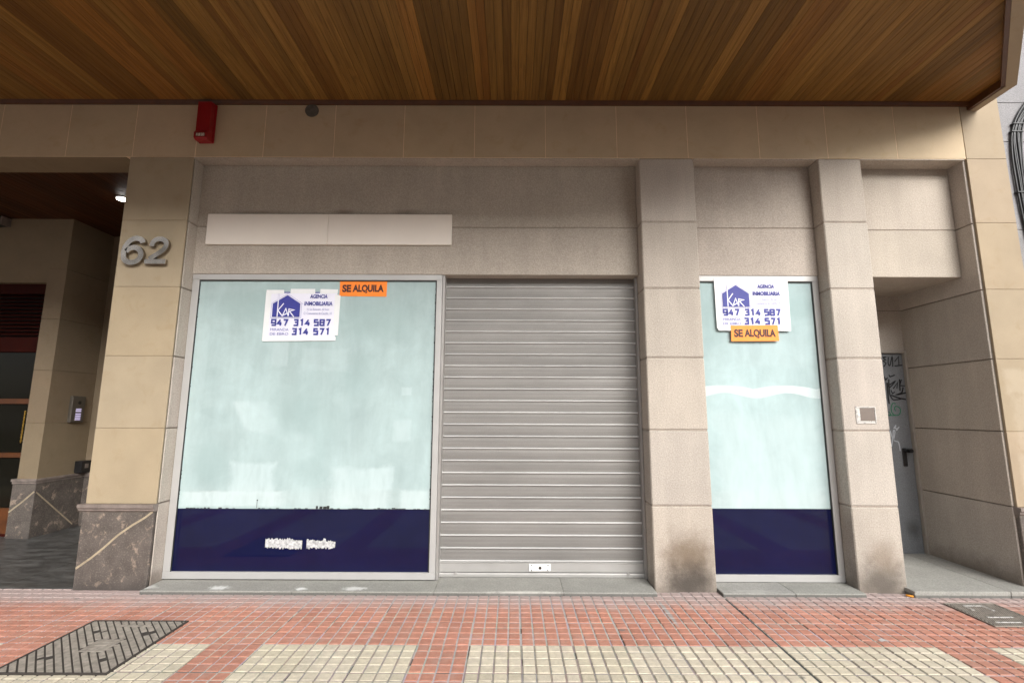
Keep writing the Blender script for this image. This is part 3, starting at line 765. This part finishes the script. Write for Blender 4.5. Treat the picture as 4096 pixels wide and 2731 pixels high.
ABC = {'A': (1.2, [[(0, 0), (.40, 1), (.60, 1), (1, 0)], [(.2, .27), (.8, .27)]]), 'B': (1, [[(0, .0), (0, 1), (.8, 1), (.95, .88), (.95, .62), (.8, .53), (.1, .53)], [(.8, .53), (1, .42), (1, .12), (.85, 0), (0, 0)]]),
       'C': (.95, [[(1, .70), (1, .88), (.8, 1), (.2, 1), (0, .85), (0, .15), (.2, 0), (.8, 0), (1, .15), (1, .32)]]), 'E': (.8, [[(1, 1), (0, 1), (0, 0), (1, 0)], [(0, .5), (.9, .5)]]), 'F': (.8, [[(0, -.05), (0, 1), (1, 1)], [(0, .5), (.9, .5)]]),
       'G': (1, [[(1, .72), (1, .88), (.8, 1), (.2, 1), (0, .85), (0, .15), (.2, 0), (.8, 0), (1, .15), (1, .46), (.5, .46)]]), 'I': (.22, [[(.5, 1.06), (.5, -.06)]]), 'L': (.75, [[(0, 1.06), (0, 0), (1, 0)]]), 'M': (1.2, [[(0, -.06), (0, .95), (.5, .2), (1, .95), (1, -.06)]]),
       'N': (1, [[(0, -.06), (0, .95), (1, .05), (1, 1.06)]]), 'O': (1, [[(.5, 0), (.2, 0), (0, .15), (0, .85), (.2, 1), (.8, 1), (1, .85), (1, .15), (.8, 0), (.45, 0)]]), 'Q': (1, [[(.5, 0), (.2, 0), (0, .15), (0, .85), (.2, 1), (.8, 1), (1, .85), (1, .15), (.8, 0), (.45, 0)], [(.55, .25), (1.05, -.2)]]),
       'R': (1, [[(0, -.06), (0, 1), (.85, 1), (1, .88), (1, .62), (.85, .5), (0, .5)], [(.5, .5), (1, -.06)]]), 'S': (.95, [[(.98, .70), (.98, .88), (.8, 1), (.18, 1), (0, .88), (0, .68), (.1, .57), (.9, .43), (1, .34), (1, .12), (.82, 0), (.18, 0), (.02, .12), (.02, .30)]]),
       'U': (1, [[(0, 1.06), (0, .15), (.2, 0), (.8, 0), (1, .15), (1, 1.06)]])}
def word(m, t, x0, x1, z0, z1, wd, y, gap=.55, shear=0.0):
    # heavy condensed capitals drawn with one stroke width
    units = sum(ABC[c][0] for c in t); k = (x1-x0-wd-(len(t)-1)*wd*(1+gap))/units; x = x0+wd/2; h = z1-z0-wd
    for i, c in enumerate(t):
        wdt = ABC[c][0]*k
        for j, st in enumerate(ABC[c][1]): m.ribbon([(x+px*wdt+shear*(pz-.5)*h, z0+wd/2+pz*h) for px, pz in st], wd, y-.00012*j, 0)
        x += wdt+wd*(1+gap)
def agency_poster(label, L, R_, top, bot, tapes, group, y=.1600, dx=0.0):
    p = thing('agency_poster', ((L+R_)/2, y, bot), label, 'poster', group)
    W, H = R_-L, top-bot
    X = lambda t: L+t*W
    Z = lambda t: bot+t*H
    MB().box(L, R_, y, y+.003, bot, top).build('sheet', M['paper'], p)
    for i, t in enumerate(tapes):
        yy = y-.0009-.0004*i
        m = MB(); m.add([(a, yy, b) for a, b in t], [(0, 1, 2, 3)]); m.build('tape_strip', M['tape'], p)
    yi = y-.0042
    if dx:
        for a, b in ((-1.463, -1.405), (-1.176, -1.131)): MB().flat([(a, 2.518), (b, 2.518), (b, 2.529), (a, 2.529)], y-.0004).build('sheet_border', M['ink'], p, recalc=False)
    m = MB()
    house = [(X(.04), Z(.44)), (X(.04), Z(.735)), (X(.255), Z(.925)), (X(.455), Z(.735)), (X(.455), Z(.44))]
    m.flat(house, yi); m.build('house_logo', M['ink'], p, recalc=False)
    strokes('logo_outline', M['ink_light'], p, [[(X(.02), Z(.74)), (X(.255), Z(.953)), (X(.50), Z(.725))], [(X(.022), Z(.73)), (X(.022), Z(.42)), (X(.475), Z(.42)), (X(.475), Z(.735))], [(X(.112), Z(.95)), (X(.112), Z(.82))], [(X(.128), Z(.95)), (X(.128), Z(.83))]], .0022, yi)
    strokes('logo_lettering', M['paper'], p, [[(X(.12), Z(.94)), (X(.118), Z(.44))], [(X(.205), Z(.74)), (X(.125), Z(.585)), (X(.195), Z(.462)), (X(.242), Z(.625)), (X(.286), Z(.455))], [(X(.20), Z(.47)), (X(.275), Z(.53))], [(X(.286), Z(.46)), (X(.29), Z(.615)), (X(.37), Z(.595)), (X(.30), Z(.565))], [(X(.30), Z(.565)), (X(.372), Z(.44))]], .0095, yi-.0004)
    m = MB(); m.text('AGENCIA', X(.595), X(.858), Z(.855), Z(.942), yi, .035, .06); m.text('INMOBILIARIA', X(.515), X(.94), Z(.692), Z(.786), yi, .035, .06); m.build('heading', M['ink'], p, recalc=False)
    m = MB(); m.text('C/ La Estación, 60 bajo', X(.56), X(.895), Z(.575), Z(.635), yi, -.004); m.text('C/ Comuneros de Castilla, 10', X(.515), X(.935), Z(.488), Z(.548), yi, -.004); m.text('MIRANDA', X(.03), X(.305), Z(.135), Z(.193), yi); m.text('DE EBRO', X(.03), X(.305), Z(.04), Z(.098), yi); m.build('address_lines', M['ink_light'], p, recalc=False)
    m = MB(); dw, dh, wd = .056*W, .120*H, .0150
    for s, x0, z0 in (('947', .045, .258), ('314', .378, .258), ('587', .684, .258), ('314', .362, .062), ('571', .684, .062)): digits(m, s, X(x0), Z(z0), dw, dh, .0885*W, wd, yi)
    m.build('phone_number', M['ink'], p, recalc=False)
    return p
PG = 'letting agency posters stuck on the shop windows'
agency_poster('white letting agency poster with loose tape strips on the wide shop window', -1.582, -.972, 2.530, 2.107,
    [[(-1.627, 2.548), (-1.464, 2.548), (-1.463, 2.513), (-1.628, 2.508)], [(-1.403, 2.558), (-1.177, 2.558), (-1.176, 2.514), (-1.405, 2.514)], [(-1.129, 2.557), (-.966, 2.553), (-.968, 2.516), (-1.131, 2.514)],
     [(-.992, 2.508), (-.939, 2.496), (-.944, 2.123), (-.99, 2.126)], [(-1.628, 2.52), (-1.578, 2.52), (-1.58, 2.10), (-1.632, 2.075)], [(-1.63, 2.067), (-.962, 2.075), (-.962, 2.11), (-1.63, 2.118)]], PG, dx=1)
agency_poster('white letting agency poster fully edged with tape at the top of the narrow window', 2.548, 3.135, 2.632, 2.215,
    [[(2.503, 2.664), (3.182, 2.663), (3.182, 2.626), (2.503, 2.628)], [(3.13, 2.64), (3.182, 2.64), (3.177, 2.19), (3.128, 2.19)], [(2.503, 2.64), (2.555, 2.64), (2.552, 2.20), (2.506, 2.20)], [(2.520, 2.178), (3.176, 2.175), (3.176, 2.222), (2.506, 2.22)]], PG, .1432)
def rent_sign(label, q, mat, tb, y):
    p = thing('rental_sign', (q[0][0], y, q[2][1]), label, 'sign', 'orange for-rent cards on the shop windows')
    m = MB(); m.add([(a, y, b) for a, b in q]+[(a, y+.0009, b) for a, b in q], [(0, 1, 2, 3), (4, 5, 6, 7), (0, 1, 5, 4), (1, 2, 6, 5), (2, 3, 7, 6), (3, 0, 4, 7)])
    m.build('card', M[mat], p)
    m = MB(); x0, x1, z0, z1 = tb; sx = x0+(x1-x0)*.235
    m.text('SE', x0, x0+(x1-x0)*.212, z0, z1, y-.0011, .05); m.text('ALQUILA', x0+(x1-x0)*.25, x1, z0-.009, z1, y-.0011, .05)
    m.build('lettering', M['brown_ink'], p, recalc=False)
rent_sign('orange for-rent card touching the top frame of the wide shop window', [(-.953, 2.637), (-.515, 2.639), (-.517, 2.488), (-.951, 2.492)], 'orange', (-.928, -.545, 2.528, 2.600), .162)
rent_sign('amber for-rent card hanging under the poster on the narrow window', [(2.63, 2.224), (3.056, 2.229), (3.059, 2.083), (2.627, 2.079)], 'amber', (2.655, 3.032, 2.117, 2.190), .1376)
for (a, b, lab) in ((-2.214, -1.0815, 'left blank cream sign panel above the wide shop window'), (-1.0795, .0765, 'right blank cream sign panel above the wide shop window')):
    m = MB().box(a, b, .118, .139, 2.970, 3.268, .0035, jit(.01))
    tag(m.build('sign_panel', M['panel'], None, (a, .139, 2.97)), lab, 'sign panel', 'blank panels of the old shop sign')
# house number
H = thing('house_number', (-2.64, -.0, 2.725), 'steel house number 62 on the left stone pillar', 'house number')
fx = lambda px: -2.854+(px-210)*.0002865
fz = lambda py: 2.987-(py-255)*.000265
six = smooth_path([(fx(a), fz(b)) for a, b in [(872, 490), (845, 410), (745, 345), (625, 335), (500, 390), (400, 500), (335, 640), (308, 800), (312, 920), (345, 1050), (420, 1130), (520, 1170), (640, 1165), (760, 1110), (835, 1010), (855, 900), (825, 790), (760, 705), (660, 655), (560, 660), (460, 705), (385, 790)]], 4)
two = smooth_path([(fx(a), fz(b)) for a, b in [(1160, 605), (1175, 505), (1220, 425), (1300, 365), (1400, 350), (1505, 375), (1580, 435), (1612, 530), (1595, 630), (1540, 725), (1450, 810), (1330, 900), (1200, 1000), (1130, 1060)]], 4)
MB().ribbon(six, .046, -.040, .028).build('digit_six', M['steel'], H)
m = MB().ribbon(two, .043, -.040, .028); m.box(fx(985), fx(1640), -.0405, -.012, fz(1225), fz(1055), .001); m.build('digit_two', M['steel'], H)
m = MB()
for px_, pz_ in ((300, 850), (850, 900), (1400, 350), (1500, 1140), (1080, 1140)): m.cyl((fx(px_), fz(pz_)), .005, 'y', -.014, .003, 8)
m.build('fixing_pin', M['steel'], H)
# fire alarm
A = thing('fire_alarm', (-2.2, 0, 3.9), 'red fire alarm sounder box under the timber soffit', 'fire alarm')
m = MB().prism([(0, 3.905), (-.075, 3.897), (-.098, 3.91), (-.098, 3.962), (-.080, 3.985), (-.082, 4.275), (0, 4.285)], 'x', -2.272, -2.150); 
m.box(-2.280, -2.140, -.02, 0, 3.90, 4.288, .006)
m.build('housing', M['red'], A)
MB().box(-2.252, -2.170, -.1005, -.097, 3.918, 3.952).build('label_plate', M['label'], A)
m = MB(); word(m, 'FUEGO', -2.247, -2.175, 3.922, 3.948, .0042, -.1012, .5); m.build('lettering', M['panel'], A, recalc=False)
m = MB().cyl((-1.249, 4.238), .063, 'y', -.012, .004, 28); m.box(-1.253, -1.245, -.0135, -.011, 4.185, 4.285); 
tag(m.build('wall_plug', M['cap_grey'], None, (-1.249, 0, 4.238)), 'round dark grey plug in the stone beam close to the timber soffit', 'plug')
# meter box on the right pillar
K = thing('meter_box', (3.67, 0, 1.355), 'small steel meter hatch set in the right concrete pillar', 'hatch')
m = MB(); m.box(3.583, 3.756, -.006, .01, 1.488, 1.498, .002); m.box(3.583, 3.756, -.006, .01, 1.352, 1.362, .002); m.box(3.583, 3.592, -.006, .01, 1.362, 1.488, .002); m.box(3.747, 3.756, -.006, .01, 1.362, 1.488, .002)
m.build('frame', M['steel_plain'], K)
MB().box(3.593, 3.746, -.0022, .01, 1.363, 1.487, .001).build('back_plate', M['steel_plain'], K)
MB().box(3.622, 3.744, -.0042, .0, 1.376, 1.485, .001).build('door_plate', M['meter_door'], K)
m = MB().cyl((3.608, 1.425), .009, 'y', -.008, 0, 16); m.build('lock', M['white_plate'], K)
# intercom and switch box in the porch
I = thing('intercom', (-4.83, 1.9, 1.29), 'door intercom with lit violet keys on the porch side wall', 'intercom')
MB().box(-4.832, -4.79, 1.80, 1.985, 1.29, 1.615, .006).build('housing', M['intercom'], I)
m = MB(); m.prism([(1.90+.022*math.cos(a*math.pi/8), 1.535+.022*math.sin(a*math.pi/8)) for a in range(16)], 'x', -4.792, -4.787); m.build('camera_lens', M['black'], I)
for z in (1.452, 1.43, 1.395, 1.372, 1.349, 1.326):
    MB().box(-4.792, -4.786, 1.862, 1.935, z-.007, z+.007, .002).build('key', M['key'], I)
X_ = thing('switch_box', (-4.83, 2.05, .66), 'black switch box with a grey square, low in the porch corner', 'switch box')
MB().box(-4.832, -4.74, 1.99, 2.13, .668, .81, .004).build('housing', M['black'], X_)
MB().box(-4.741, -4.737, 2.035, 2.085, .72, .775, .001).build('button', M['ledge'], X_)
Q = thing('porch_camera', (-5.7, 1.49, 3.74), 'small black camera box with pale edge under the porch ceiling', 'camera')
MB().box(-5.9, -5.625, 1.40, 1.525, 3.69, 3.79, .004).build('housing', M['black'], Q)
MB().box(-5.624, -5.605, 1.41, 1.525, 3.685, 3.792, .003).build('bracket', M['ledge'], Q)
Lm = thing('recessed_spotlight', (-3.72, .92, 3.80), 'lit spotlight in the porch ceiling beside the left pillar', 'spotlight')
MB().cyl((-3.742, .93), .062, 'z', 3.786, 3.802, 24).build('rim', M['steel_plain'], Lm)
MB().cyl((-3.742, .93), .050, 'z', 3.780, 3.788, 24).build('bulb', M['lamp'], Lm)

# ------------------------------------------------------------------ covers and litter on the pavement
def clip(poly, a, b, c):        # keep a*x+b*y<=c
    out = []
    for i in range(len(poly)):
        p, q = poly[i], poly[(i+1) % len(poly)]; dp = a*p[0]+b*p[1]-c; dq = a*q[0]+b*q[1]-c
        if dp <= 0: out.append(p)
        if dp*dq < 0: t = dp/(dp-dq); out.append((p[0]+(q[0]-p[0])*t, p[1]+(q[1]-p[1])*t))
    return out
MX0, MX1, MY0, MY1 = -2.24, -1.583, -1.262, -.583
V = thing('manhole_cover', ((MX0+MX1)/2, (MY0+MY1)/2, 0), 'large square iron manhole cover with slanting ribs at left', 'manhole cover')
m = MB()
for b in ((MX0, MX1, MY0, MY0+.014), (MX0, MX1, MY1-.014, MY1), (MX0, MX0+.014, MY0+.014, MY1-.014), (MX1-.014, MX1, MY0+.014, MY1-.014)): m.box(*b, -.01, .009, .002)
m.build('rim', M['iron_dark'], V)
MB().box(MX0+.012, MX1-.012, MY0+.012, MY1-.012, -.01, .0015).build('plate', M['iron_dark'], V)
m = MB(); d = Vector((.70, -.72)).normalized(); nn = Vector((-d.y, d.x)); cx, cy = (MX0+MX1)/2, (MY0+MY1)/2
holes = [(-2.074, -.748), (-1.727, -.769), (-2.077, -1.086), (-1.734, -1.10)]
for i in range(-13, 14):
    for j in range(-36, 37):
        c0 = Vector((cx, cy))+nn*(i*.0375)+d*(j*.0145)
        if abs(c0.x-cx) > .36 or abs(c0.y-cy) > .37: continue
        if abs(c0.x-(cx+.02)) < .085 and abs(c0.y-(cy-.01)) < .085: continue
        if any(abs(c0.x-hx)+1.6*abs(c0.y-hy) < .056 for hx, hy in holes): continue
        if abs(c0.y+.662) < .014 and abs(c0.x+1.89) < .115: continue
        a = nn*.0140; b = d*.0048
        q = [tuple(c0-a-b), tuple(c0+a-b), tuple(c0+a+b), tuple(c0-a+b)]
        for e in ((1, 0, MX1-.018), (-1, 0, -(MX0+.018)), (0, 1, MY1-.018), (0, -1, -(MY0+.018))):
            q = clip(q, *e)
            if len(q) < 3: break
        if len(q) >= 3: m.prism(q, 'z', 0, .0075)
m.build('ribs', M['iron'], V)
m = MB(); m.box(cx-.058, cx+.098, cy-.088, cy+.068, 0, .006, .002); m.box(cx-.045, cx+.03, cy-.06, cy-.03, .005, .0085, .001); m.box(cx+.0, cx+.085, cy+.02, cy+.05, .005, .0085, .001); m.box(cx-.02, cx+.06, cy-.018, cy+.006, .005, .0085, .001)
m.box(-2.0, -1.79, -.672, -.652, 0, .0085, .002); m.build('emblem', M['iron'], V)
R2 = thing('manhole_cover', (4.145, -.415, 0), 'small square iron cover with raised bars by the right doorway step', 'manhole cover')
MB().box(3.955, 4.335, -.615, -.215, -.01, .004, .002).build('plate', M['iron_dark'], R2)
m = MB()
for b in ((3.955, 4.335, -.615, -.605), (3.955, 4.335, -.225, -.215), (3.955, 3.963, -.605, -.225), (4.327, 4.335, -.605, -.225)): m.box(*b, 0, .008, .001)
m.build('rim', M['iron'], R2)
m = MB()
for i in range(24):
    for j in range(26):
        x, y = 3.972+i*.0152+(.0076 if j % 2 else 0), -.598+j*.0145
        if x < 4.318: m.box(x, x+.009, y, y+.0075, .003, .0065)
m.build('studs', M['iron'], R2)
m = MB()
for b in ((4.06, 4.21, -.275, -.258), (4.19, 4.212, -.36, -.275), (4.05, 4.07, -.35, -.275), (4.04, 4.225, -.478, -.460), (4.02, 4.2, -.56, -.545)): m.box(*b, .003, .0095, .002)
m.build('raised_bar', M['steel_plain'], R2)
m = MB().tube([(3.795, -.062, .008), (3.81, -.075, .008), (3.83, -.094, .008)], .0075, 10); tag(m.build('cigarette_butt', M['orange_butt'], None, (3.81, -.075, 0)), 'orange cigarette butt at the foot of the right concrete pillar', 'litter')
m = MB(); m.add([(3.005, -.81, .003), (3.04, -.832, .008), (3.07, -.83, .004), (3.03, -.805, .010), (3.008, -.835, .002)], [(0, 1, 3), (1, 2, 3), (0, 4, 1)]); tag(m.build('plastic_wrapper', M['clear'], None, (3.04, -.82, 0)), 'scrap of clear plastic wrapper on the red paving', 'litter')

# ------------------------------------------------------------------ across the street: what the shop glass mirrors
F = thing('apartment_block', (0, -34, 0), 'pale brick apartment block with white balconies across the street', 'building')
m = MB().box(-30, 30, -45, -34, -.1, 14.6); m.build('wall', M['brickwall'], F)
m = MB().box(-30.3, 30.3, -34.4, -33.6, 14.6, 15.0); m.build('cornice', M['render'], F)
wp = None
for fl in range(5):
    for i in range(-7, 8):
        z = .3+fl*2.9
        if wp is None:
            a = MB(); a.box(-.85, .85, -33.98, -33.93, z, z+1.9, .01); wp = a.build('window', M['window_far'], F)
            b = MB()
            for q in ((-.92, .92, z-.06, z), (-.92, .92, z+1.9, z+1.97), (-.92, -.85, z, z+1.9), (.85, .92, z, z+1.9), (-.03, .03, z, z+1.9)): b.box(q[0], q[1], -33.99, -33.90, q[2], q[3])
            wf = b.build('window_frame', M['render'], wp); wz = z
            wp.location.x = i*4.0; continue
        o = wp.copy(); COL.objects.link(o); o.parent = F; o.location = (i*4.0, 0, z-wz)
        o2 = wf.copy(); COL.objects.link(o2); o2.parent = o
bp = None
for fl in range(1, 5):
    for i in range(-4, 4):
        if bp is None:
            m = MB().box(-2.6, 2.6, -34, -32.9, 2.9, 3.05, .01); bp = m.build('balcony', M['render'], F)
            m = MB(); m.box(-2.55, 2.55, -32.96, -32.92, 3.95, 4.0)
            for j in range(52): m.box(-2.55+j*.1, -2.53+j*.1, -32.95, -32.93, 3.05, 3.95)
            br = m.build('railing', M['rail'], bp)
            bp.location = (i*8+4, 0, 0); continue
        o = bp.copy(); COL.objects.link(o); o.parent = F; o.location = (i*8+4, 0, (fl-1)*2.9)
        o2 = br.copy(); COL.objects.link(o2); o2.parent = o
def vehicle(name, label, cat, x, y, prof, glass, wheels, wd, paint, front):
    V_ = thing(name, (x, y, -.12), label, cat); z0 = -.12
    m = MB(); pr = [(x+a, z0+b) for a, b in prof]; n_ = len(pr); hw = wd/2
    secs = []
    for t, ins in ((-hw, .10), (-hw+.06, .0), (hw-.06, .0), (hw, .10)):
        secs.append([(px_, y+t, z0+.25+(pz_-z0-.25)*(1-ins*.35 if pz_-z0 > .9 else 1)) for px_, pz_ in pr])
    vs = [p for s_ in secs for p in s_]
    fs = [list(range(n_)), list(range(3*n_, 4*n_))]
    for k_ in range(3):
        for i in range(n_): j = (i+1) % n_; fs.append((k_*n_+i, k_*n_+j, (k_+1)*n_+j, (k_+1)*n_+i))
    m.add(vs, fs); m.build('body', paint, V_)
    for gl in glass:
        m = MB()
        for yy in (y-hw-.004, y+hw+.004): m.add([(x+a, yy, z0+b) for a, b in gl], [list(range(len(gl)))])
        m.build('side_window', M['window_far'], V_)
    for wx in wheels:
        for sgn in (-1, 1):
            m = MB().cyl((x+wx, z0+.31), .31, 'y', y+sgn*(hw-.17), y+sgn*(hw+.02), 28); t_ = m.build('wheel', M['tyre'], V_)
            m = MB().cyl((x+wx, z0+.31), .19, 'y', y+sgn*(hw+.01), y+sgn*(hw+.03), 20); m.build('rim', M['paint_silver'], t_)
    for sgn in (-1, 1):
        m = MB().box(x+front[0]-.1, x+front[0]+.03, y+sgn*(hw-.32)-.14, y+sgn*(hw-.32)+.14, z0+front[1]-.08, z0+front[1]+.08, .02); m.build('headlight', M['lens'], V_)
vehicle('parked_van', 'white panel van parked at the kerb behind the camera', 'van', -7.0, -8.2,
    [(-2.1, .25), (-2.15, 1.0), (-2.05, 1.75), (-1.9, 1.83), (.55, 1.83), (.75, 1.78), (1.15, 1.12), (2.0, .95), (2.12, .8), (2.15, .3)], [[(.0, 1.1), (.0, 1.62), (.55, 1.62), (.9, 1.1)]], (-1.35, 1.35), 1.8, M['paint_white'], (2.1, .75))
vehicle('parked_car', 'silver hatchback parked at the kerb ahead of the white van', 'car', -1.2, -8.2,
    [(-2.0, .28), (-2.05, .85), (-1.75, 1.35), (-1.3, 1.46), (.1, 1.46), (.4, 1.4), (1.05, .98), (1.85, .86), (2.02, .7), (2.05, .3)], [[(-1.45, .98), (-1.2, 1.36), (-.35, 1.36), (-.35, .98)], [(-.25, .98), (-.25, 1.36), (.25, 1.34), (.78, .98)]], (-1.3, 1.3), 1.75, M['paint_silver'], (2.0, .68))
